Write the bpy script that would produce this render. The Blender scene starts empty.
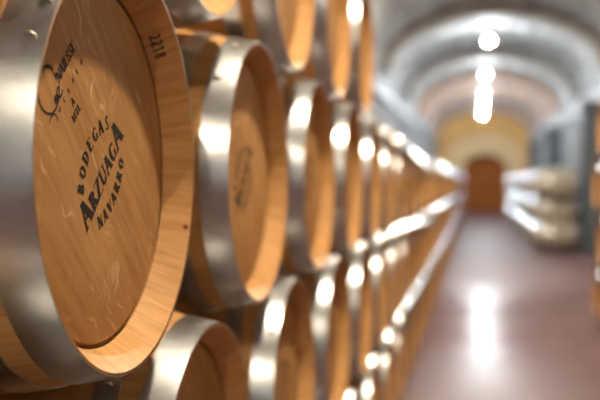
import bpy, bmesh, math, random
from mathutils import Vector, Matrix
PI = math.pi
random.seed(7)
sc = bpy.context.scene
C = sc.collection

# ---------------------------------------------------------------- camera
CAM_Z = 1.464
cam = bpy.data.cameras.new('camera')
cam.lens = 54.84; cam.sensor_width = 36.0
cam.clip_start = 0.05; cam.clip_end = 200
cam.dof.use_dof = True
cam.dof.focus_distance = 1.21
cam.dof.aperture_fstop = 2.45
camo = bpy.data.objects.new('camera', cam); C.objects.link(camo)
camo.location = (0, 0, CAM_Z)
camo.rotation_euler = (math.radians(90 - 0.959), 0, math.radians(10.90))
sc.camera = camo

# ---------------------------------------------------------------- world, light, exposure
world = bpy.data.worlds.new('world'); sc.world = world
world.use_nodes = True
bg = world.node_tree.nodes['Background']
bg.inputs[0].default_value = (0.85, 0.92, 1.0, 1); bg.inputs[1].default_value = 0.03

def area(name, loc, rot, sx, sy, power, col):
    l = bpy.data.lights.new(name, 'AREA'); l.shape = 'RECTANGLE'; l.size = sx; l.size_y = sy
    l.energy = power; l.color = col
    o = bpy.data.objects.new(name, l); C.objects.link(o)
    o.location = loc; o.rotation_euler = rot
    return o
DAY_POWER = 12
LAMP_STRENGTH = 5000
PENDANT_STRENGTH = 5400
SCONCE_STRENGTH = 6
# daylight falling in through the open entrance behind the camera
area('entrance_daylight', (0.6, -5.9, 1.75), (math.radians(90), 0, 0), 2.2, 2.6, DAY_POWER, (0.95, 0.97, 1.0))

vs = sc.view_settings
vs.view_transform = 'Standard'; vs.look = 'None'; vs.gamma = 1.0; vs.use_curve_mapping = False
vs.exposure = 0.0
sc.cycles.use_denoising = True
sc.cycles.max_bounces = 8
sc.cycles.diffuse_bounces = 2
sc.cycles.sample_clamp_indirect = 6
sc.cycles.blur_glossy = 0.5

# ---------------------------------------------------------------- materials
def mat(name):
    m = bpy.data.materials.new(name); m.use_nodes = True
    nt = m.node_tree; b = nt.nodes['Principled BSDF']
    return m, nt, b
def node(nt, t, **kw):
    n = nt.nodes.new(t)
    for k, v in kw.items():
        if k.startswith('i_'):
            key = k[2:]; key = int(key) if key.isdigit() else key
            n.inputs[key].default_value = v
        else: setattr(n, k, v)
    return n
def math_n(nt, op, a, b=None, c=None):
    n = nt.nodes.new('ShaderNodeMath'); n.operation = op
    for i, v in enumerate((a, b, c)):
        if v is None: continue
        if isinstance(v, (int, float)): n.inputs[i].default_value = v
        else: nt.links.new(v, n.inputs[i])
    return n.outputs[0]
def ramp(nt, fac, stops):
    r = nt.nodes.new('ShaderNodeValToRGB')
    while len(r.color_ramp.elements) < len(stops): r.color_ramp.elements.new(0.5)
    for e, (p, c) in zip(r.color_ramp.elements, stops):
        e.position = p; e.color = (*c, 1)
    nt.links.new(fac, r.inputs[0]); return r.outputs[0]
def mix(nt, fac, a, b, mode='MIX'):
    n = nt.nodes.new('ShaderNodeMix'); n.data_type = 'RGBA'; n.blend_type = mode
    for s, v in ((0, fac), (6, a), (7, b)):
        if isinstance(v, (int, float)): n.inputs[s].default_value = v
        elif isinstance(v, tuple): n.inputs[s].default_value = (*v, 1)
        else: nt.links.new(v, n.inputs[s])
    return n.outputs[2]
def mapped(nt, src, scale=(1,1,1), rot=(0,0,0)):
    m = node(nt, 'ShaderNodeMapping'); m.inputs['Scale'].default_value = scale; m.inputs['Rotation'].default_value = rot
    nt.links.new(src, m.inputs[0]); return m.outputs[0]
def noise(nt, vec, scale, detail=4, rough=0.55):
    n = node(nt, 'ShaderNodeTexNoise'); n.inputs['Scale'].default_value = scale
    n.inputs['Detail'].default_value = detail; n.inputs['Roughness'].default_value = rough
    nt.links.new(vec, n.inputs['Vector']); return n.outputs[0]
def bump(nt, b, h, strength, dist=0.001):
    n = node(nt, 'ShaderNodeBump'); n.inputs['Strength'].default_value = strength; n.inputs['Distance'].default_value = dist
    nt.links.new(h, n.inputs['Height']); nt.links.new(n.outputs[0], b.inputs['Normal'])

def oak_staves(name='oak_staves', pale=0.0):
    m, nt, b = mat(name)
    oc = node(nt, 'ShaderNodeTexCoord').outputs['Object']
    sp = node(nt, 'ShaderNodeSeparateXYZ'); nt.links.new(oc, sp.inputs[0])
    zc = math_n(nt, 'SUBTRACT', sp.outputs[2], 0.335)
    ang = math_n(nt, 'ARCTAN2', zc, sp.outputs[1])
    st = math_n(nt, 'MULTIPLY', ang, 30 / (2 * PI))
    idx = math_n(nt, 'FLOOR', st); fr = math_n(nt, 'FRACT', st)
    wn = node(nt, 'ShaderNodeTexWhiteNoise'); wn.noise_dimensions = '2D'
    inf = node(nt, 'ShaderNodeObjectInfo')
    cb = node(nt, 'ShaderNodeCombineXYZ'); nt.links.new(idx, cb.inputs[0]); nt.links.new(inf.outputs['Random'], cb.inputs[1])
    nt.links.new(cb.outputs[0], wn.inputs['Vector'])
    cc = node(nt, 'ShaderNodeCombineXYZ')
    nt.links.new(sp.outputs[0], cc.inputs[0]); nt.links.new(st, cc.inputs[1]); nt.links.new(inf.outputs['Random'], cc.inputs[2])
    g = noise(nt, mapped(nt, cc.outputs[0], (5, 2.2, 9)), 2.0, 4, 0.6)
    col = ramp(nt, g, [(0.25, (0.36, 0.165, 0.047)), (0.55, (0.50, 0.255, 0.090)), (0.8, (0.58, 0.325, 0.128))])
    hs = node(nt, 'ShaderNodeHueSaturation')
    nt.links.new(math_n(nt, 'MULTIPLY_ADD', wn.outputs[0], 0.14, 0.93), hs.inputs['Value'])
    nt.links.new(col, hs.inputs['Color'])
    d = math_n(nt, 'ABSOLUTE', math_n(nt, 'SUBTRACT', fr, 0.5))
    joint = math_n(nt, 'GREATER_THAN', d, 0.488)
    c2 = mix(nt, math_n(nt, 'MULTIPLY', joint, 0.35), hs.outputs[0], (0.12, 0.05, 0.02))
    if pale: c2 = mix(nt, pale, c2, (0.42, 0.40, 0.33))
    nt.links.new(c2, b.inputs['Base Color'])
    b.inputs['Roughness'].default_value = 0.55; b.inputs['Specular IOR Level'].default_value = 0.2
    bump(nt, b, g, 0.25)
    return m
def oak_head():
    m, nt, b = mat('oak_head')
    oc = node(nt, 'ShaderNodeTexCoord').outputs['Object']
    sp = node(nt, 'ShaderNodeSeparateXYZ'); nt.links.new(oc, sp.inputs[0])
    zc = math_n(nt, 'SUBTRACT', sp.outputs[2], 0.335)
    inf = node(nt, 'ShaderNodeObjectInfo')
    # u across the planks (the printing's direction), v along the grain
    k = math.sqrt(0.5)
    u = math_n(nt, 'MULTIPLY', math_n(nt, 'ADD', sp.outputs[1], zc), k)
    v = math_n(nt, 'MULTIPLY', math_n(nt, 'SUBTRACT', zc, sp.outputs[1]), k)
    cb = node(nt, 'ShaderNodeCombineXYZ'); nt.links.new(u, cb.inputs[0]); nt.links.new(v, cb.inputs[1])
    nt.links.new(math_n(nt, 'MULTIPLY', inf.outputs['Random'], 5.0), cb.inputs[2])
    pl = math_n(nt, 'MULTIPLY', math_n(nt, 'ADD', u, 1.0), 1 / 0.088)
    idx = math_n(nt, 'FLOOR', pl); fr = math_n(nt, 'FRACT', pl)
    wn = node(nt, 'ShaderNodeTexWhiteNoise'); wn.noise_dimensions = '2D'
    c3 = node(nt, 'ShaderNodeCombineXYZ'); nt.links.new(idx, c3.inputs[0]); nt.links.new(inf.outputs['Random'], c3.inputs[1])
    nt.links.new(c3.outputs[0], wn.inputs['Vector'])
    g = noise(nt, mapped(nt, cb.outputs[0], (60, 6, 1)), 1.6, 8, 0.65)
    big = noise(nt, mapped(nt, cb.outputs[0], (9, 3, 1)), 1.0, 3, 0.5)
    gm = math_n(nt, 'ADD', math_n(nt, 'MULTIPLY', g, 0.55), math_n(nt, 'MULTIPLY', big, 0.45))
    col = ramp(nt, gm, [(0.3, (0.32, 0.145, 0.042)), (0.5, (0.49, 0.250, 0.088)), (0.7, (0.60, 0.340, 0.135))])
    # pale medullary flecks
    dn = noise(nt, mapped(nt, cb.outputs[0], (1, 1, 1)), 14.0, 2, 0.5)
    cd = node(nt, 'ShaderNodeVectorMath'); cd.operation = 'MULTIPLY_ADD'
    nt.links.new(dn, cd.inputs[0]); cd.inputs[1].default_value = (0.09, 0.0, 0); nt.links.new(cb.outputs[0], cd.inputs[2])
    f = noise(nt, mapped(nt, cd.outputs[0], (130, 23, 1)), 1.0, 1.5, 0.4)
    fl = ramp(nt, f, [(0.63, (0, 0, 0)), (0.70, (1, 1, 1))])
    area_m = ramp(nt, noise(nt, cb.outputs[0], 9.0, 1, 0.5), [(0.45, (0.15, 0.15, 0.15)), (0.58, (1, 1, 1))])
    flm = math_n(nt, 'MULTIPLY', math_n(nt, 'MULTIPLY', fl, area_m), 0.55)
    col = mix(nt, flm, col, (0.80, 0.56, 0.30))
    hs = node(nt, 'ShaderNodeHueSaturation')
    nt.links.new(math_n(nt, 'MULTIPLY_ADD', wn.outputs[0], 0.12, 0.94), hs.inputs['Value'])
    nt.links.new(col, hs.inputs['Color'])
    d = math_n(nt, 'ABSOLUTE', math_n(nt, 'SUBTRACT', fr, 0.5))
    c2 = mix(nt, math_n(nt, 'MULTIPLY', math_n(nt, 'GREATER_THAN', d, 0.494), 0.35), hs.outputs[0], (0.20, 0.09, 0.03))
    nt.links.new(c2, b.inputs['Base Color'])
    b.inputs['Roughness'].default_value = 0.48; b.inputs['Specular IOR Level'].default_value = 0.35
    bump(nt, b, g, 0.2)
    return m
def galvanised(name='galvanised_steel', rough=0.31, tint=(0.52, 0.515, 0.50), dim_glints=False):
    m, nt, b = mat(name)
    oc = node(nt, 'ShaderNodeTexCoord').outputs['Object']
    vo = node(nt, 'ShaderNodeTexVoronoi'); vo.inputs['Scale'].default_value = 55
    nt.links.new(oc, vo.inputs['Vector'])
    n = noise(nt, mapped(nt, oc, (1, 1, 1)), 18, 5, 0.6)
    s = node(nt, 'ShaderNodeSeparateColor'); nt.links.new(vo.outputs['Color'], s.inputs[0])
    t = math_n(nt, 'ADD', math_n(nt, 'MULTIPLY', s.outputs[0], 0.25), math_n(nt, 'MULTIPLY', n, 0.75))
    col = ramp(nt, t, [(0.25, tuple(c * 0.82 for c in tint)), (0.65, tint)])
    ro = math_n(nt, 'MULTIPLY_ADD', t, 0.07, rough - 0.035)
    if dim_glints:        # each barrel's hoop tint varies at random, darkened to dim lamp glints
        rnd = node(nt, 'ShaderNodeObjectInfo').outputs['Random']
        col = mix(nt, 1.0, col, ramp(nt, rnd, [(0.0, (0.35, 0.35, 0.35)), (0.75, (0.6, 0.6, 0.6)), (1.0, (1.3, 1.3, 1.3))]), 'MULTIPLY')
        ro = math_n(nt, 'ADD', ro, math_n(nt, 'MULTIPLY', rnd, -0.12))
    nt.links.new(col, b.inputs['Base Color'])
    b.inputs['Metallic'].default_value = 1.0
    nt.links.new(ro, b.inputs['Roughness'])
    return m
def plain(name, col, rough=0.6, metal=0.0, nscale=6, var=0.12):
    m, nt, b = mat(name)
    oc = node(nt, 'ShaderNodeTexCoord').outputs['Object']
    n = noise(nt, oc, nscale, 5, 0.6)
    c = ramp(nt, n, [(0.3, tuple(x * (1 - var) for x in col)), (0.7, tuple(min(1, x * (1 + var)) for x in col))])
    nt.links.new(c, b.inputs['Base Color']); b.inputs['Roughness'].default_value = rough; b.inputs['Metallic'].default_value = metal
    return m
def brickwork(name, c1, c2, mortar, uv=True, var=0.3):
    m, nt, b = mat(name)
    tc = node(nt, 'ShaderNodeTexCoord').outputs['UV' if uv else 'Object']
    br = node(nt, 'ShaderNodeTexBrick')
    br.inputs['Scale'].default_value = 1.0; br.inputs['Brick Width'].default_value = 0.30; br.inputs['Row Height'].default_value = 0.085
    br.inputs['Mortar Size'].default_value = 0.009; br.inputs['Mortar Smooth'].default_value = 0.3
    br.inputs['Color1'].default_value = (*c1, 1); br.inputs['Color2'].default_value = (*c2, 1); br.inputs['Mortar'].default_value = (*mortar, 1)
    nt.links.new(tc, br.inputs['Vector'])
    n = noise(nt, mapped(nt, tc, (1.1, 2.2, 1)), 1.0, 8, 0.75)
    c = mix(nt, 1.0, br.outputs[0], ramp(nt, n, [(0.38, (1 - var,) * 3), (0.60, (1, 1, 1))]), 'MULTIPLY')
    nt.links.new(c, b.inputs['Base Color']); b.inputs['Roughness'].default_value = 0.8
    bump(nt, b, br.outputs['Fac'], -0.5, 0.01)
    return m
def emit(name, col, strength):
    m = bpy.data.materials.new(name); m.use_nodes = True; nt = m.node_tree
    nt.nodes.clear(); e = node(nt, 'ShaderNodeEmission'); e.inputs[0].default_value = (*col, 1); e.inputs[1].default_value = strength
    o = node(nt, 'ShaderNodeOutputMaterial'); nt.links.new(e.outputs[0], o.inputs[0]); return m
def floor_mat():
    m, nt, b = mat('polished_floor')
    oc = node(nt, 'ShaderNodeTexCoord').outputs['Object']
    br = node(nt, 'ShaderNodeTexBrick'); br.offset = 0.0
    br.inputs['Scale'].default_value = 1.0; br.inputs['Brick Width'].default_value = 0.9; br.inputs['Row Height'].default_value = 0.9
    br.inputs['Mortar Size'].default_value = 0.006
    br.inputs['Color1'].default_value = (0.185, 0.112, 0.113, 1); br.inputs['Color2'].default_value = (0.205, 0.126, 0.127, 1); br.inputs['Mortar'].default_value = (0.09, 0.05, 0.05, 1)
    nt.links.new(oc, br.inputs['Vector'])
    n = noise(nt, oc, 1.1, 6, 0.6)
    c = mix(nt, 1.0, br.outputs[0], ramp(nt, n, [(0.3, (0.78, 0.78, 0.78)), (0.7, (1, 1, 1))]), 'MULTIPLY')
    nt.links.new(c, b.inputs['Base Color'])
    b.inputs['IOR'].default_value = 1.3
    # a worn, polished stretch of floor between duller, dustier ones
    sp = node(nt, 'ShaderNodeSeparateXYZ'); nt.links.new(oc, sp.inputs[0])
    yy = math_n(nt, 'ADD', sp.outputs[1], math_n(nt, 'MULTIPLY', n, 2.0))
    dd = math_n(nt, 'ABSOLUTE', math_n(nt, 'SUBTRACT', yy, 11.0))
    k = node(nt, 'ShaderNodeMapRange'); k.interpolation_type = 'SMOOTHSTEP'
    k.inputs['From Min'].default_value = 1.0; k.inputs['From Max'].default_value = 5.5
    k.inputs['To Min'].default_value = 0.0; k.inputs['To Max'].default_value = 1.0
    nt.links.new(dd, k.inputs[0])
    nt.links.new(math_n(nt, 'MULTIPLY_ADD', k.outputs[0], 0.24, 0.27), b.inputs['Roughness'])
    nt.links.new(math_n(nt, 'MULTIPLY_ADD', k.outputs[0], 0.16, 0.02), b.inputs['Specular IOR Level'])
    return m
M = dict(pale_stave=oak_staves('pale_oak_staves', 0.8), stave=oak_staves(), head=oak_head(), steel=galvanised(), bright_glint_steel=galvanised('bright_glint_steel', 0.20, (0.75, 0.77, 0.80)), dim_glint_steel=galvanised('steel_dimmed_glints', 0.28, (0.24, 0.285, 0.34), True), ink=plain('black_ink', (0.012, 0.009, 0.008), 0.7),  # lamp glints painted into far hoop tints: dim and bluish, brighter for pale barrels
         faint_ink=plain('faded_ink', (0.10, 0.05, 0.03), 0.7), rivet=plain('rivet_steel', (0.80, 0.74, 0.62), 0.38, 0.45),
         floor=floor_mat(), vault=brickwork('vault_masonry', (0.64, 0.65, 0.64), (0.44, 0.45, 0.445), (0.64, 0.65, 0.64), var=0.75),
         rib=brickwork('rib_brick_grey', (0.47, 0.42, 0.37), (0.38, 0.34, 0.30), (0.46, 0.43, 0.40)), rib_red=brickwork('rib_brick_red', (0.62, 0.36, 0.23), (0.52, 0.30, 0.20), (0.52, 0.42, 0.36)),
         wall=brickwork('wall_masonry', (0.34, 0.35, 0.36), (0.27, 0.28, 0.29), (0.36, 0.36, 0.36), uv=False),
         grey=plain('grey_blue_paint', (0.085, 0.105, 0.125), 0.45), plaster=plain('ochre_plaster', (0.75, 0.43, 0.16), 0.8, 0, 1.5),
         cream=plain('cream_plaster', (0.82, 0.60, 0.33), 0.8, 0, 1.5), door=plain('red_brown_wood', (0.40, 0.115, 0.014), 0.8, 0, 4, 0.2),
         timber=plain('dark_timber', (0.12, 0.07, 0.04), 0.7), iron=plain('dark_iron', (0.06, 0.065, 0.07), 0.45, 0.8),
         near_glass=emit('lamp_glass_near', (1.0, 0.88, 0.70), PENDANT_STRENGTH), dim_glass=emit('lamp_glass_dim', (1.0, 0.88, 0.70), PENDANT_STRENGTH * 0.65), enamel=plain('white_enamel', (0.8, 0.8, 0.78), 0.35), cool=emit('lamp_glass_cool', (0.91, 0.965, 1.0), LAMP_STRENGTH), warm=emit('lamp_glass_warm', (1.0, 0.80, 0.45), SCONCE_STRENGTH),
         stain=plain('wine_stain', (0.16, 0.02, 0.015), 0.6))

# ---------------------------------------------------------------- helpers
def mesh_obj(name, bm, mats, parent=None, smooth=True, sharp=35):
    me = bpy.data.meshes.new(name)
    bmesh.ops.recalc_face_normals(bm, faces=bm.faces[:])
    if smooth:
        for f in bm.faces: f.smooth = True
        for e in bm.edges:
            if len(e.link_faces) == 2 and e.calc_face_angle(0) > math.radians(sharp): e.smooth = False
    bm.to_mesh(me); bm.free()
    for m in (mats if isinstance(mats, (list, tuple)) else [mats]): me.materials.append(m)
    o = bpy.data.objects.new(name, me); C.objects.link(o)
    if parent: o.parent = parent
    return o
def box(bm, x0, x1, y0, y1, z0, z1, mi=0):
    v = [bm.verts.new(p) for p in ((x0,y0,z0),(x1,y0,z0),(x1,y1,z0),(x0,y1,z0),(x0,y0,z1),(x1,y0,z1),(x1,y1,z1),(x0,y1,z1))]
    for q in ((0,3,2,1),(4,5,6,7),(0,1,5,4),(1,2,6,5),(2,3,7,6),(3,0,4,7)):
        f = bm.faces.new([v[i] for i in q]); f.material_index = mi
def lathe(bm, prof, n, axis='X', cz=0.0, mi=0, close=False):
    """prof: list of (along, radius); closed ring surface; radius 0 makes a cap"""
    rows = []
    for s, r in prof:
        if r < 1e-6:
            p = (s, 0, cz) if axis == 'X' else (0, 0, s)
            rows.append([bm.verts.new(p)])
        else:
            row = []
            for i in range(n):
                a = 2 * PI * i / n
                p = (s, r * math.cos(a), cz + r * math.sin(a)) if axis == 'X' else (r * math.cos(a), r * math.sin(a), s)
                row.append(bm.verts.new(p))
            rows.append(row)
    pairs = list(zip(rows, rows[1:]))
    if close: pairs.append((rows[-1], rows[0]))
    for A, B in pairs:
        for i in range(n):
            j = (i + 1) % n
            if len(A) == 1 and len(B) == 1: continue
            if len(A) == 1: vs_ = [A[0], B[i], B[j]]
            elif len(B) == 1: vs_ = [A[i], B[0], A[j]]
            else: vs_ = [A[i], B[i], B[j], A[j]]
            f = bm.faces.new(vs_); f.material_index = mi
def empty(name, loc, rz=0):
    o = bpy.data.objects.new(name, None); C.objects.link(o); o.location = loc; o.rotation_euler = (0, 0, rz)
    o.empty_display_size = 0.1
    return o
def tag(o, label=None, cat=None, group=None, kind=None):
    if label: o['label'] = label
    if cat: o['category'] = cat
    if group: o['group'] = group
    if kind: o['kind'] = kind
    return o
def copy_tree(o, parent=None):
    c = o.copy(); C.objects.link(c); c.parent = parent
    for ch in list(KIDS.get(o.name, [])): copy_tree(ch, c)
    return c
KIDS = {}

# ---------------------------------------------------------------- setting
XC, HW = 0.35, 2.35            # vault centre and half width
XL, XR = XC - HW, XC + HW
Y0, Y1 = -6.0, 48.0
SPRING, APEX = 3.95, 5.20
def ell(a, dr=0.0): return XC + (HW + dr) * math.cos(a), SPRING + (APEX - SPRING + dr) * math.sin(a)
bm = bmesh.new(); box(bm, XL - .3, XR + .3, Y0 - 1.5, Y1 + 1.5, -0.2, 0.0)
tag(mesh_obj('floor', bm, M['floor'], smooth=False), kind='structure')
for nm, a, b_ in (('wall_left', XL - .3, XL), ('wall_right', XR, XR + .3)):
    bm = bmesh.new(); box(bm, a, b_, Y0, Y1, 0, SPRING)
    # rotate coordinates into the wall plane for the brick pattern: handled by object axes
    o = mesh_obj(nm, bm, M['wall'], smooth=False); tag(o, kind='structure')
def vault_strip(name, y0, y1, r_in, r_out, material, ny=1, n=48):
    bm = bmesh.new(); uvl = bm.loops.layers.uv.new()
    L = [0.0]; prev = ell(0, r_in)
    for i in range(1, n + 1):
        p = ell(PI * i / n, r_in); L.append(L[-1] + math.dist(p, prev)); prev = p
    g = {}
    for k, r in enumerate((r_in, r_out)):
        for i in range(n + 1):
            x, z = ell(PI * i / n, r)
            for j, y in enumerate((y0, y1)): g[k, i, j] = bm.verts.new((x, y, z))
    def f(keys):
        fc = bm.faces.new([g[q] for q in keys])
        for lp, q in zip(fc.loops, keys):
            y = (y0, y1)[q[2]] + (0.25 if q[0] else 0)
            lp[uvl].uv = (y, L[q[1]])
    for i in range(n):
        f([(0,i,0),(0,i+1,0),(0,i+1,1),(0,i,1)]); f([(1,i,0),(1,i,1),(1,i+1,1),(1,i+1,0)])
        for j in (0, 1): f([(0,i,j),(0,i+1,j),(1,i+1,j),(1,i,j)])
    for i in (0, n): f([(0,i,0),(0,i,1),(1,i,1),(1,i,0)])
    return mesh_obj(name, bm, material)
tag(vault_strip('ceiling', Y0, Y1, 0, 0.3, M['vault']), kind='structure')
LAMPS = [-4.5, 1.95, 8.4, 14.9, 21.4, 27.9, 33.1, 37.3, 43.4]
LX = 0.28
nt_ = 1
for y in LAMPS:
    o = vault_strip('trim_%d' % nt_, y - 1.9, y - 0.9, -0.20, 0.02, M['rib_red' if y > 30 else 'rib']); tag(o, kind='structure'); nt_ += 1
# pale grey-blue ledge along both walls at the springing
for a, b_ in ((XL, XL + .10), (XR - .10, XR)):
    bm = bmesh.new(); box(bm, a, b_, Y0, Y1, 3.30, 3.46); box(bm, a + (.0 if a < 0 else -.04), b_ + (.04 if a < 0 else 0), Y0, Y1, 3.44, 3.50)
    tag(mesh_obj('trim_%d' % nt_, bm, M['grey'], smooth=False), kind='structure'); nt_ += 1
# end wall with arched recess and door
def arch_pts(hw, spring, apex, n=24, base=0.0):
    pts = [(XE + hw, base)]
    for i in range(n + 1):
        a = PI * i / n; pts.append((XE + hw * math.cos(a), spring + (apex - spring) * math.sin(a)))
    pts.append((XE - hw, base)); return pts
XE = 0.44
def arch_band(name, outer, inner, y0, y1, material):
    """solid between two arch outlines with the same number of points"""
    bm = bmesh.new(); g = []
    for k, pts in enumerate((inner, outer)):
        for j, y in enumerate((y0, y1)): g.append([bm.verts.new((x, y, z)) for x, z in pts])
    i0, i1, o0, o1 = g
    n = len(i0)
    for i in range(n - 1):
        for q in ((i0[i], i0[i+1], o0[i+1], o0[i]), (i1[i], o1[i], o1[i+1], i1[i+1]), (i0[i], i1[i], i1[i+1], i0[i+1]), (o0[i], o0[i+1], o1[i+1], o1[i])): bm.faces.new(q)
    for i in (0, n - 1): bm.faces.new((i0[i], o0[i], o1[i], i1[i]))
    return mesh_obj(name, bm, material)
n = 24
outer = [(XR, 0.0)] + [ell(PI * i / n) for i in range(n + 1)] + [(XL, 0.0)]
tag(arch_band('wall_far', outer, arch_pts(1.95, 2.9, 4.1), Y1, Y1 + .3, M['plaster']), kind='structure')
tag(arch_band('wall_far_niche', arch_pts(2.2, 2.95, 4.3), arch_pts(1.13, 2.2, 3.08), Y1 + .3, Y1 + 1.2, M['cream']), kind='structure')
bm = bmesh.new(); box(bm, XE - 1.2, XE + 1.2, Y1 + 1.2, Y1 + 1.3, 0, 3.2)
for k in range(7): box(bm, XE - 1.15 + k * .33, XE - 1.15 + k * .33 + .30, Y1 + 1.16, Y1 + 1.2, 0.02, 3.05)
tag(mesh_obj('door_1', bm, M['door'], smooth=False), kind='structure')
# wall behind the camera with its open entrance
bm = bmesh.new()
box(bm, XL, -0.5, Y0 - .3, Y0, 0, 5.3); box(bm, 1.7, XR, Y0 - .3, Y0, 0, 5.3); box(bm, -0.5, 1.7, Y0 - .3, Y0, 3.05, 5.3)
tag(mesh_obj('wall_near', bm, M['wall'], smooth=False), kind='structure')
# pilasters on the right wall
for y in (1.0, 10.6, 20.6, 30.6, 40.6):
    bm = bmesh.new(); box(bm, XR - .45, XR, y, y + .45, 0, 3.30); box(bm, XR - .49, XR, y - .04, y + .49, 0, .25); box(bm, XR - .49, XR, y - .04, y + .49, 3.12, 3.30)
    tag(mesh_obj('trim_%d' % nt_, bm, M['grey'], smooth=False), kind='structure'); nt_ += 1

# ---------------------------------------------------------------- ceiling lamps
def ordinal(n):
    one = ['', 'first','second','third','fourth','fifth','sixth','seventh','eighth','ninth','tenth','eleventh','twelfth','thirteenth','fourteenth','fifteenth','sixteenth','seventeenth','eighteenth','nineteenth']
    if n < 20: return one[n]
    t = {2:'twent', 3:'thirt', 4:'fort', 5:'fift', 6:'sixt'}[n // 10]
    return t + 'ieth' if n % 10 == 0 else t + 'y-' + one[n % 10]
LZ = CAM_Z + 3.28
def make_lamp():
    t = empty('ceiling_lamp', (0, 0, 0)); ks = []
    zt = APEX - LZ - 0.005
    bm = bmesh.new(); lathe(bm, [(zt, 0), (zt, .07), (zt - .03, .07), (zt - .05, .02), (zt - .05, 0)], 24, 'Z'); ks.append(mesh_obj('ceiling_rose', bm, M['iron'], t))
    bm = bmesh.new(); lathe(bm, [(zt - .04, 0), (zt - .04, .009), (.12, .009), (.12, 0)], 12, 'Z'); ks.append(mesh_obj('rod', bm, M['iron'], t))
    bm = bmesh.new(); lathe(bm, [(.13, 0), (.13, .02), (.09, .04), (.055, .06), (.05, .055), (.07, .03), (.07, 0)], 24, 'Z'); ks.append(mesh_obj('cap', bm, M['iron'], t))
    bm = bmesh.new(); lathe(bm, [(.01 + .042 * math.cos(PI * i / 8), .042 * math.sin(PI * i / 8)) for i in range(9)], 16, 'Z'); ks.append(mesh_obj('globe', bm, M['cool'], t))
    KIDS[t.name] = ks; return t
# shades added to unseen near lamps keep light off the vault; far globes bare
def make_pendant():
    t = empty('pendant_lamp', (0, 0, 0)); ks = []
    zt = APEX - LZ - 0.005
    bm = bmesh.new(); lathe(bm, [(zt, 0), (zt, .07), (zt - .03, .07), (zt - .05, .02), (zt - .05, 0)], 24, 'Z'); ks.append(mesh_obj('ceiling_rose', bm, M['iron'], t))
    bm = bmesh.new(); lathe(bm, [(zt - .04, 0), (zt - .04, .009), (.15, .009), (.15, 0)], 12, 'Z'); ks.append(mesh_obj('rod', bm, M['iron'], t))
    bm = bmesh.new(); lathe(bm, [(.17, 0), (.17, .03), (.11, .06), (-.02, .20), (-.024, .20), (.10, .055), (.15, .02), (.15, 0)], 32, 'Z'); ks.append(mesh_obj('added_light_shield', bm, M['enamel'], t))
    bm = bmesh.new(); lathe(bm, [(.01 + .065 * math.cos(PI * i / 8), .065 * math.sin(PI * i / 8)) for i in range(9)], 16, 'Z'); ks.append(mesh_obj('globe', bm, M['near_glass'], t))
    KIDS[t.name] = ks; return t
p0 = make_pendant(); l0 = make_lamp()
dim_globe = KIDS[p0.name][-1].data.copy(); dim_globe.materials[0] = M['dim_glass']
near_l = [y for y in LAMPS if y < 20]; far_l = [y for y in LAMPS if y > 20]
for i, y in enumerate(near_l):
    o = p0 if i == 0 else copy_tree(p0)
    o.location = (0.42 if y < 5 else LX, y, LZ)
    tag(o, 'pendant lamp out of view with an added light-blocking shade, ' + ordinal(i + 1) + ' from the entrance wall', 'lamp', 'pendant lamps near the entrance')
for i, y in enumerate(far_l):
    if i == 0: KIDS[p0.name][-1].data = dim_globe      # the lamp nearest the entrance burns dimmer
    o = l0 if i == 0 else copy_tree(l0)
    o.location = (LX, y, LZ)
    lab = 'glowing white globe lamp hanging from the vault, ' + ('nearest and highest one in view' if i == 0 else ordinal(i + 1) + ' one down in view')
    tag(o, lab, 'lamp', 'globe lamps along the vault')
# warm wall lamps beside the camera on the right wall
def make_sconce():
    t = empty('wall_lamp', (0, 0, 0)); ks = []
    bm = bmesh.new(); box(bm, -.03, 0, -.06, .06, -.12, .12); box(bm, -.14, -.02, -.012, .012, -.012, .012); ks.append(mesh_obj('bracket', bm, M['iron'], t, smooth=False))
    bm = bmesh.new(); lathe(bm, [(.10 * math.cos(PI * i / 8), .075 * math.sin(PI * i / 8)) for i in range(9)], 14, 'Z')
    bmesh.ops.translate(bm, verts=bm.verts[:], vec=(-.2, 0, .04)); ks.append(mesh_obj('lamp_glass', bm, M['warm'], t))
    KIDS[t.name] = ks; return t
s0 = make_sconce()
for i, y in enumerate((-3.0, 2.5, 7.0)):
    o = s0 if i == 0 else copy_tree(s0)
    o.location = (XR, y, 2.5)
    tag(o, 'warm glass wall lamp on the right wall, ' + ordinal(i + 1) + ' from the entrance', 'lamp', 'warm wall lamps')

# ---------------------------------------------------------------- lettering (serif capitals drawn from strokes)
def g_line(x0, y0, x1, y1, w):
    d = Vector((x1 - x0, y1 - y0)); n_ = Vector((-d.y, d.x)).normalized() * w / 2
    if abs(d.y) > abs(d.x) * 0.3 and abs(d.x) > 1e-6:      # diagonal strokes end flat on the baseline
        h = w / 2 / abs(d.y / d.length); n_ = Vector((h, 0))
    a, b_ = Vector((x0, y0)), Vector((x1, y1))
    return [[a - n_, b_ - n_, b_ + n_, a + n_]]
def g_rect(x0, y0, x1, y1): return [[Vector((x0,y0)), Vector((x1,y0)), Vector((x1,y1)), Vector((x0,y1))]]
def g_arc(cx, cy, rx, ry, a0, a1, wt, wn, n=14):
    out = []; a0, a1 = math.radians(a0), math.radians(a1)
    for i in range(n):
        p, q = a0 + (a1 - a0) * i / n, a0 + (a1 - a0) * (i + 1) / n
        out.append([Vector((cx + rx * math.cos(p), cy + ry * math.sin(p))), Vector((cx + rx * math.cos(q), cy + ry * math.sin(q))),
                    Vector((cx + (rx - wt) * math.cos(q), cy + (ry - wn) * math.sin(q))), Vector((cx + (rx - wt) * math.cos(p), cy + (ry - wn) * math.sin(p)))])
    return out
T, N_, S = 0.28, 0.12, 0.08       # thick, thin, serif height
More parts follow.
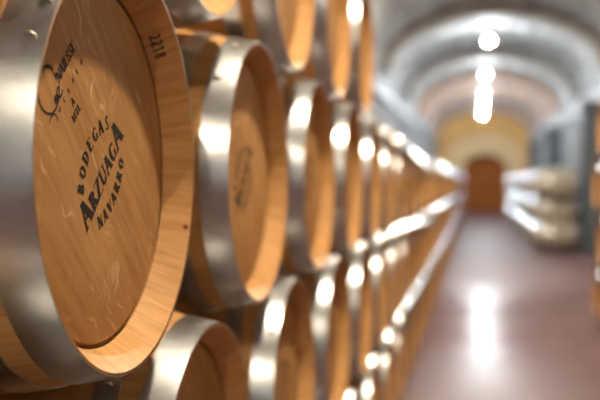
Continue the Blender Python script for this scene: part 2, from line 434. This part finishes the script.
def stem(x, w=T, y0=0.0, y1=1.0, s=0.07):
    return g_rect(x, y0, x + w, y1) + g_rect(x - s, y0, x + w + s, y0 + S) + g_rect(x - s, y1 - S, x + w + s, y1)
def glyph(c):
    if c == 'A': return g_line(.10, 0, .40, 1, N_) + g_line(.40, 1, .72, 0, T) + g_rect(.18, .30, .62, .30 + N_) + g_rect(0, 0, .24, S) + g_rect(.54, 0, .90, S), .88
    if c == 'R': return stem(.07) + g_arc(.32, .74, .36, .26, -90, 90, T, N_) + g_rect(.2, .92, .34, 1) + g_rect(.2, .48, .34, .55) + g_line(.38, .5, .72, 0, T) + g_rect(.6, 0, .90, S), .86
    if c == 'Z': return g_rect(.04, .92, .72, 1) + g_rect(.04, 0, .74, .08) + g_line(.12, .02, .62, .98, T) + g_rect(.04, .76, .09, 1) + g_rect(.69, 0, .74, .26), .80
    if c == 'U': return g_rect(.10, .30, .30, 1) + g_rect(.66, .30, .66 + N_, 1) + g_arc(.42, .31, .32, .31, 180, 360, T * .8, N_ * 1.3) + g_rect(.02, 1 - S, .38, 1) + g_rect(.58, 1 - S, .84, 1), .86
    if c == 'G': return g_arc(.46, .5, .42, .5, 48, 318, T, N_) + g_rect(.62, .05, .80, .44) + g_rect(.54, .40, .88, .46) + g_rect(.70, .68, .75, .95), .90
    if c == 'C': return g_arc(.46, .5, .42, .5, 48, 312, T, N_) + g_rect(.70, .68, .75, .95), .80
    if c == 'B': return stem(.07) + g_arc(.34, .75, .30, .25, -90, 90, T * .9, N_) + g_arc(.34, .27, .38, .27, -90, 90, T, N_) + g_rect(.2, .92, .36, 1) + g_rect(.2, .48, .36, .55) + g_rect(.2, 0, .36, .07), .80
    if c == 'O': return g_arc(.45, .5, .42, .5, 0, 360, T, N_, 24), .90
    if c == 'Q': return g_arc(.45, .5, .42, .5, 0, 360, T, N_, 24) + g_line(.45, .12, .85, -.2, .12), .92
    if c == 'D': return stem(.07) + g_arc(.34, .5, .50, .5, -90, 90, T, N_, 18) + g_rect(.2, .92, .36, 1) + g_rect(.2, 0, .36, .08), .90
    if c == 'E': return stem(.07) + g_rect(.2, .93, .66, 1) + g_rect(.2, .46, .54, .53) + g_rect(.2, 0, .70, .07) + g_rect(.61, .76, .66, 1) + g_rect(.65, 0, .70, .24) + g_rect(.50, .38, .54, .62), .76
    if c == 'S': return g_arc(.34, .75, .27, .25, 30, 270, T * .75, N_) + g_arc(.34, .27, .30, .27, -150, 90, T * .75, N_) + g_rect(.54, .74, .58, .98) + g_rect(.05, .02, .09, .28), .66
    if c == 'N': return g_rect(.12, 0, .12 + N_, 1) + g_rect(.70, 0, .70 + N_, 1) + g_line(.16, 1, .72, 0, T) + g_rect(.02, 0, .28, S) + g_rect(.02, 1 - S, .22, 1) + g_rect(.60, 1 - S, .86, 1), .88
    if c == 'V': return g_line(.20, 1, .46, 0, T) + g_line(.46, 0, .74, 1, N_) + g_rect(.02, 1 - S, .38, 1) + g_rect(.62, 1 - S, .88, 1), .82
    if c == 'M': return g_rect(.12, 0, .12 + N_, 1) + g_rect(.82, 0, 1.02, 1) + g_line(.18, 1, .52, 0, T) + g_line(.52, 0, .86, 1, N_) + g_rect(.02, 0, .28, S) + g_rect(.74, 0, 1.10, S) + g_rect(.02, 1 - S, .24, 1) + g_rect(.84, 1 - S, 1.10, 1), 1.14
    if c == 'L': return stem(.07) + g_rect(.2, 0, .66, .07) + g_rect(.61, 0, .66, .26), .70
    if c == 'T': return stem(.30) + g_rect(.03, .93, .77, 1) + g_rect(.03, .76, .08, 1) + g_rect(.72, .76, .77, 1), .80
    if c == 'I': return stem(.07), .38
    if c == '2': return g_arc(.34, .70, .28, .30, -10, 160, T * .8, N_ * 1.4) + g_line(.10, .04, .52, .62, T * .8) + g_rect(.06, 0, .64, .15), .70
    if c == '1': return g_rect(.24, 0, .42, 1) + g_line(.10, .78, .30, .98, .12) + g_rect(.1, 0, .56, .08), .64
    if c == '8': return g_arc(.34, .74, .24, .26, 0, 360, T * .7, N_ * 1.3, 20) + g_arc(.34, .26, .29, .28, 0, 360, T * .7, N_ * 1.3, 20), .70
    return [], .4
def text_line(s, h, fn_scale=None, track=0.0):
    """polygons of a straight line of text, centred on the origin; h is the capital height"""
    out = []; x = 0
    ws = [glyph(c)[1] * h * (fn_scale[i] if fn_scale else 1) + track for i, c in enumerate(s)]
    x = -sum(ws) / 2
    for i, c in enumerate(s):
        k = (fn_scale[i] if fn_scale else 1) * h
        for p in glyph(c)[0]: out.append([Vector((x + q.x * k, q.y * k - h * .5)) for q in p])
        x += ws[i]
    return out
def text_arc(s, h, R, a_start, a_end, under=False):
    out = []; n_ = len(s)
    for i, c in enumerate(s):
        a = math.radians(a_start + (a_end - a_start) * i / (n_ - 1)); polys, w = glyph(c)
        rot = a - PI / 2 if not under else a + PI / 2
        cx, cy = R * math.cos(a), R * math.sin(a)
        for p in polys:
            q2 = []
            for q in p:
                u, v = (q.x - w / 2) * h, (q.y - .5) * h
                q2.append(Vector((cx + u * math.cos(rot) - v * math.sin(rot), cy + u * math.sin(rot) + v * math.cos(rot))))
            out.append(q2)
    return out
def xf(polys, cx, cy, deg):
    a = math.radians(deg); c, s = math.cos(a), math.sin(a)
    return [[Vector((cx + p.x * c - p.y * s, cy + p.x * s + p.y * c)) for p in q] for q in polys]
HR = 0.335                     # height of the barrel axis above the barrel's base
HEAD_X = 0.475 - 0.042
def print_mesh(polys, x):
    bm = bmesh.new()
    for k, q in enumerate(polys):
        vs_ = [bm.verts.new((x + 0.00002 * (k % 5), p.x, HR + p.y)) for p in q]
        try: bm.faces.new(vs_)
        except ValueError: pass
    for f in bm.faces:
        f.normal_update()
        if f.normal.x < 0: f.normal_flip()
    me_bm = bm
    return me_bm
def logo_polys():
    p = text_line('ARZUAGA', .0275, [1.45, 1.02, 1.0, 1.0, 1.0, 1.0, 1.45], -.0005)
    p += xf(text_arc('BODEGAS', .0195, .111, 124.5, 57), 0, -.052, 0)
    p += xf(text_arc('NAVARRO', .0185, .130, 246, 296, under=True), 0, .083, 0)
    return xf(p, .004, -.013, 46)

# ---------------------------------------------------------------- barrels
RB, RH, LEN = 0.335, 0.279, 0.95
def prof_r(s): return RB - (RB - RH) * abs((s - LEN / 2) / (LEN / 2)) ** 2
def stave_profile(n=18):
    P = [(LEN / 2 - .054, .2435), (LEN / 2 - .050, .2485), (LEN / 2 - .044, .2485), (LEN / 2 - .042, .2470), (LEN / 2 - .002, .2745), (LEN / 2, .2760)]
    P += [(LEN / 2, RH - .0012), (LEN / 2 - .0012, RH)]
    for i in range(1, n): s = .003 + (LEN - .006) * i / n; P.append((LEN / 2 - s, prof_r(s)))
    return P + [(-x, r) for x, r in reversed(P[:8])]
HOOPS = [(-.0004, .0530), (.086, .126), (.285, .325)]
def hoop_bm(s0, s1, seg, k=0.0022):
    bm = bmesh.new(); ns = 4
    P = [(LEN / 2 - (s0 + (s1 - s0) * i / ns), prof_r(s0 + (s1 - s0) * i / ns) + k) for i in range(ns + 1)]
    Q = [(x, r - k + .0002) for x, r in reversed(P)]
    lathe(bm, P + Q, seg, 'X', HR, close=True)
    return bm
def rivet_bm(s, ang, r=.0068):
    bm = bmesh.new(); lathe(bm, [(-.001, r), (.0012, r), (.0034, r * .86), (.0052, r * .6), (.0061, r * .3), (.0064, 0)], 14, 'Z')
    bmesh.ops.rotate(bm, verts=bm.verts[:], cent=(0, 0, 0), matrix=Matrix.Rotation(PI / 2 - ang, 3, 'X'))
    # outward direction in the YZ plane at angle ang
    rr = prof_r(s) + .0018
    bmesh.ops.translate(bm, verts=bm.verts[:], vec=(LEN / 2 - s, rr * math.cos(ang), HR + rr * math.sin(ang)))
    return bm
def make_barrel(seg=96):
    t = empty('wine_barrel', (0, 0, 0)); ks = []
    bm = bmesh.new(); lathe(bm, stave_profile(), seg, 'X', HR); ks.append(mesh_obj('staves', bm, M['stave'], t))
    for sgn in (1, -1):
        bm = bmesh.new()
        lathe(bm, [(sgn * (HEAD_X - .018), 0), (sgn * (HEAD_X - .018), .243), (sgn * (HEAD_X - .008), .243), (sgn * (HEAD_X - .0005), .2405), (sgn * HEAD_X, .239), (sgn * HEAD_X, .12), (sgn * HEAD_X, 0)], seg, 'X', HR)
        ks.append(mesh_obj('barrel_head', bm, M['head'], t))
    for hi, (a, b_) in enumerate(HOOPS):
        for sgn in (1, -1):
            bm = hoop_bm(a, b_, seg)
            if sgn < 0: bmesh.ops.scale(bm, vec=(-1, 1, 1), verts=bm.verts[:])
            h = mesh_obj('hoop', bm, M['steel'], t); ks.append(h)
            if sgn > 0:
                rk = []
                sm = (a + b_) / 2
                for dd in ((.013, 141), (.010, 152)) if hi == 0 else ((0, 128), (0, 135)):
                    rk.append(mesh_obj('rivet', rivet_bm(sm - dd[0], math.radians(dd[1])), M['rivet'], h))
                KIDS[h.name] = rk
    KIDS[t.name] = ks
    return t
def make_simple(seg=48):
    bm = bmesh.new(); lathe(bm, stave_profile(10), seg, 'X', HR, 0)
    for sgn in (1, -1): lathe(bm, [(sgn * HEAD_X, .246), (sgn * HEAD_X, 0)], seg, 'X', HR, 1)
    for a, b_ in HOOPS:
        for sgn in (1, -1):
            P = [(sgn * (LEN / 2 - (a + (b_ - a) * i / 2)), prof_r(a + (b_ - a) * i / 2) + .0022) for i in range(3)]
            Q = [(x, r - .002) for x, r in reversed(P)]
            lathe(bm, P + Q, seg, 'X', HR, 2, close=True)
    return mesh_obj('wine_barrel', bm, [M['stave'], M['head'], M['dim_glint_steel']])

PITCH, DZ = 0.77, 0.554
Y_M, Z_M = 1.171, CAM_Z + 0.026
XF_L, XF_R = -0.458, 1.22       # planes of the barrel faces on either side of the aisle
ROWS = {'top': Z_M + DZ, 'eye': Z_M, 'second': Z_M - DZ, 'floor': Z_M - 2 * DZ}
DET_Y = 6.5
proto = make_barrel(); simple = make_simple()
pale_mesh = simple.data.copy(); pale_mesh.materials[0] = M['pale_stave']; pale_mesh.materials[2] = M['bright_glint_steel']
simple_used = proto_used = False
ROW_NAME = {'top': 'top row', 'eye': 'eye-level row', 'second': 'second row up', 'floor': 'bottom row'}
near = {}
def place(row, y, left, label, group, detailed):
    global proto_used, simple_used
    if detailed:
        o = copy_tree(proto) if proto_used else proto; proto_used = True
    else:
        if simple_used: o = simple.copy(); C.objects.link(o)
        else: o = simple; simple_used = True
    x = XF_L - LEN / 2 if left else XF_R + LEN / 2
    o.location = (x, y, ROWS[row] - HR); o.rotation_euler = (0, 0, 0 if left else PI)
    tag(o, label, 'barrel', group)
    return o
special = {('eye', 0): 'large oak barrel with crisp winery lettering on its head, nearest in the eye-level row',
           ('eye', 1): 'oak barrel with a blurred stamp, just beyond the crisply lettered barrel at eye level',
           ('second', 0): 'oak barrel whose top arc shows below and between the two nearest eye-level barrels',
           ('top', 0): 'oak barrel resting above the gap between the two nearest eye-level barrels'}
END_Y = 38.5
for row, off, k0 in (('eye', 0, 0), ('second', .385, -1), ('floor', 0, 0), ('top', .385, -1)):
    k = k0
    while True:
        y = Y_M + off + k * PITCH
        if y > (4.0 if row == 'top' else END_Y): break
        lab = special.get((row, k)) or 'oak wine barrel, %s of the long left stack, %s from the near end' % (ROW_NAME[row], ordinal(k - k0 + 1))
        det = y < DET_Y
        o = place(row, y, True, lab, 'barrels in the %s of the left stack' % ROW_NAME[row], det)
        near[row, k] = o
        k += 1
for row, off in (('floor', 0), ('second', .385), ('eye', 0)):
    k = 0
    while True:
        y = 20.6 + off + k * PITCH
        if y > END_Y: break
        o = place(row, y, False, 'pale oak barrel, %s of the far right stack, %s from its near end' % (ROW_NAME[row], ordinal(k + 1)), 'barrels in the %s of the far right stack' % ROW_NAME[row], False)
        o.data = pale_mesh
        k += 1
for row, off in (('floor', .385), ('second', 0), ('eye', .385), ('top', 0)):
    for k in range(12):
        place(row, 9.42 + off - k * PITCH, False, 'oak barrel in the %s of the near right stack, %s from its far end' % (ROW_NAME[row].replace('second row up', 'second row'), ordinal(k + 1)), 'barrels of the near right stack', False)

def rivets_of(b):
    h = [o for o in C.objects if o.parent == b and o.name.split('.')[0] == 'hoop']
    return [o for q in h[:1] for o in C.objects if o.parent == q]
for o, (s_, a_) in zip(rivets_of(near['eye', 1]), ((.026, 117), (.036, 141))):
    bm = rivet_bm(s_, math.radians(a_)); me = bpy.data.meshes.new('rivet'); bm.to_mesh(me); bm.free(); me.materials.append(M['rivet']); o.data = me

# printing on the heads
def printed(name, polys, x, material, parent, label=None):
    bm = print_mesh(polys, x)
    o = mesh_obj(name, bm, material, parent, smooth=False)
    if label: o['label'] = label
    return o
lp = logo_polys()
lg = printed('printed_lettering', lp, HEAD_X + .0004, M['ink'], near['eye', 0], 'black printed winery lettering in three lines')
for k in range(1, 7):
    c = lg.copy(); C.objects.link(c); c.parent = near['eye', k]
    if (('second', k)) in near:
        c = lg.copy(); C.objects.link(c); c.parent = near['second', k]
b1 = near['eye', 0]
tl = xf(text_line('A', .0115), -.091, .079, 45) + xf(text_line('MTL', .0115), -.0815, .0655, 45)
printed('toast_mark', tl, HEAD_X + .0004, M['ink'], b1, 'small black toasting mark')
# cooper's mark: a scrolled capital followed by a word, a row of small letters under it
cm = xf(g_arc(0, 0, .030, .030, 20, 330, .0028, .0028, 26) + g_arc(.004, .002, .022, .024, -20, 100, .0018, .0018, 12) + g_arc(.022, -.020, .010, .008, 90, 330, .003, .003, 10) + g_arc(-.018, -.036, .013, .010, -40, 140, .002, .002, 10), -.158, .087, 45)
cm += xf(g_arc(0, 0, .006, .006, 0, 360, .006, .006, 12), -.137, .078, 45)
cm += xf(text_line('NAILSSE', .0155, None, -.001), -.112, .127, 46)
for i in range(6):
    d = i * .0178
    cm += xf(text_line('OCLIEO'[i], .0075), -.150 + d * .70 + .022, .070 + d * .74 - .004, 45)
printed('cooperage_mark', cm, HEAD_X + .0004, M['ink'], b1, 'small ornate black cooperage mark')
# number on the sloping inner wall of the chime
bm = bmesh.new()
a_mid = math.radians(46.6)
for p in text_line('2218', .0155, None, .001):
    vs_ = []
    for q in p:
        s = .025 - q.y; r = .2756 - s * (.0275 / .041) - .0006
        a = a_mid - q.x / .255
        vs_.append(bm.verts.new((LEN / 2 - s, r * math.cos(a), HR + r * math.sin(a))))
    bm.faces.new(vs_)
mesh_obj('chime_number', bm, M['ink'], b1, smooth=False)['label'] = 'small black number on the inner chime'
bm = bmesh.new()
for i in range(1):
    pts = []
    for j in range(10):
        t_ = 2 * PI * j / 10; s = .006 + .004 * math.cos(t_); a = math.radians(-20.5) + .016 * math.sin(t_)
        r = .2756 - s * (.0275 / .041) - .0006
        pts.append(bm.verts.new((LEN / 2 - s, r * math.cos(a), HR + r * math.sin(a))))
    bm.faces.new(pts)
mesh_obj('wine_stain', bm, M['stain'], b1, smooth=False)['label'] = 'small dark red stain on the chime'

# ---------------------------------------------------------------- timbers under the bottom rows
bh = ROWS['floor'] - RB
for side, xf_, y0, y1, txt in ((-1, XF_L, .7, END_Y + .4, 'left stack'), (1, XF_R, 20.2, END_Y + .4, 'far right stack'), (1, XF_R, 0.8, 10.2, 'near right stack')):
    for d, w in ((.16, 'aisle side'), (.72, 'wall side')):
        x0 = xf_ + side * d
        bm = bmesh.new(); box(bm, min(x0, x0 + side * .08), max(x0, x0 + side * .08), y0, y1, 0, bh - .022)
        o = mesh_obj('timber_runner', bm, M['timber'], smooth=False)
        tag(o, 'dark timber runner on the floor under the %s, %s' % (txt, w), 'timber', 'timber runners under the stacks')
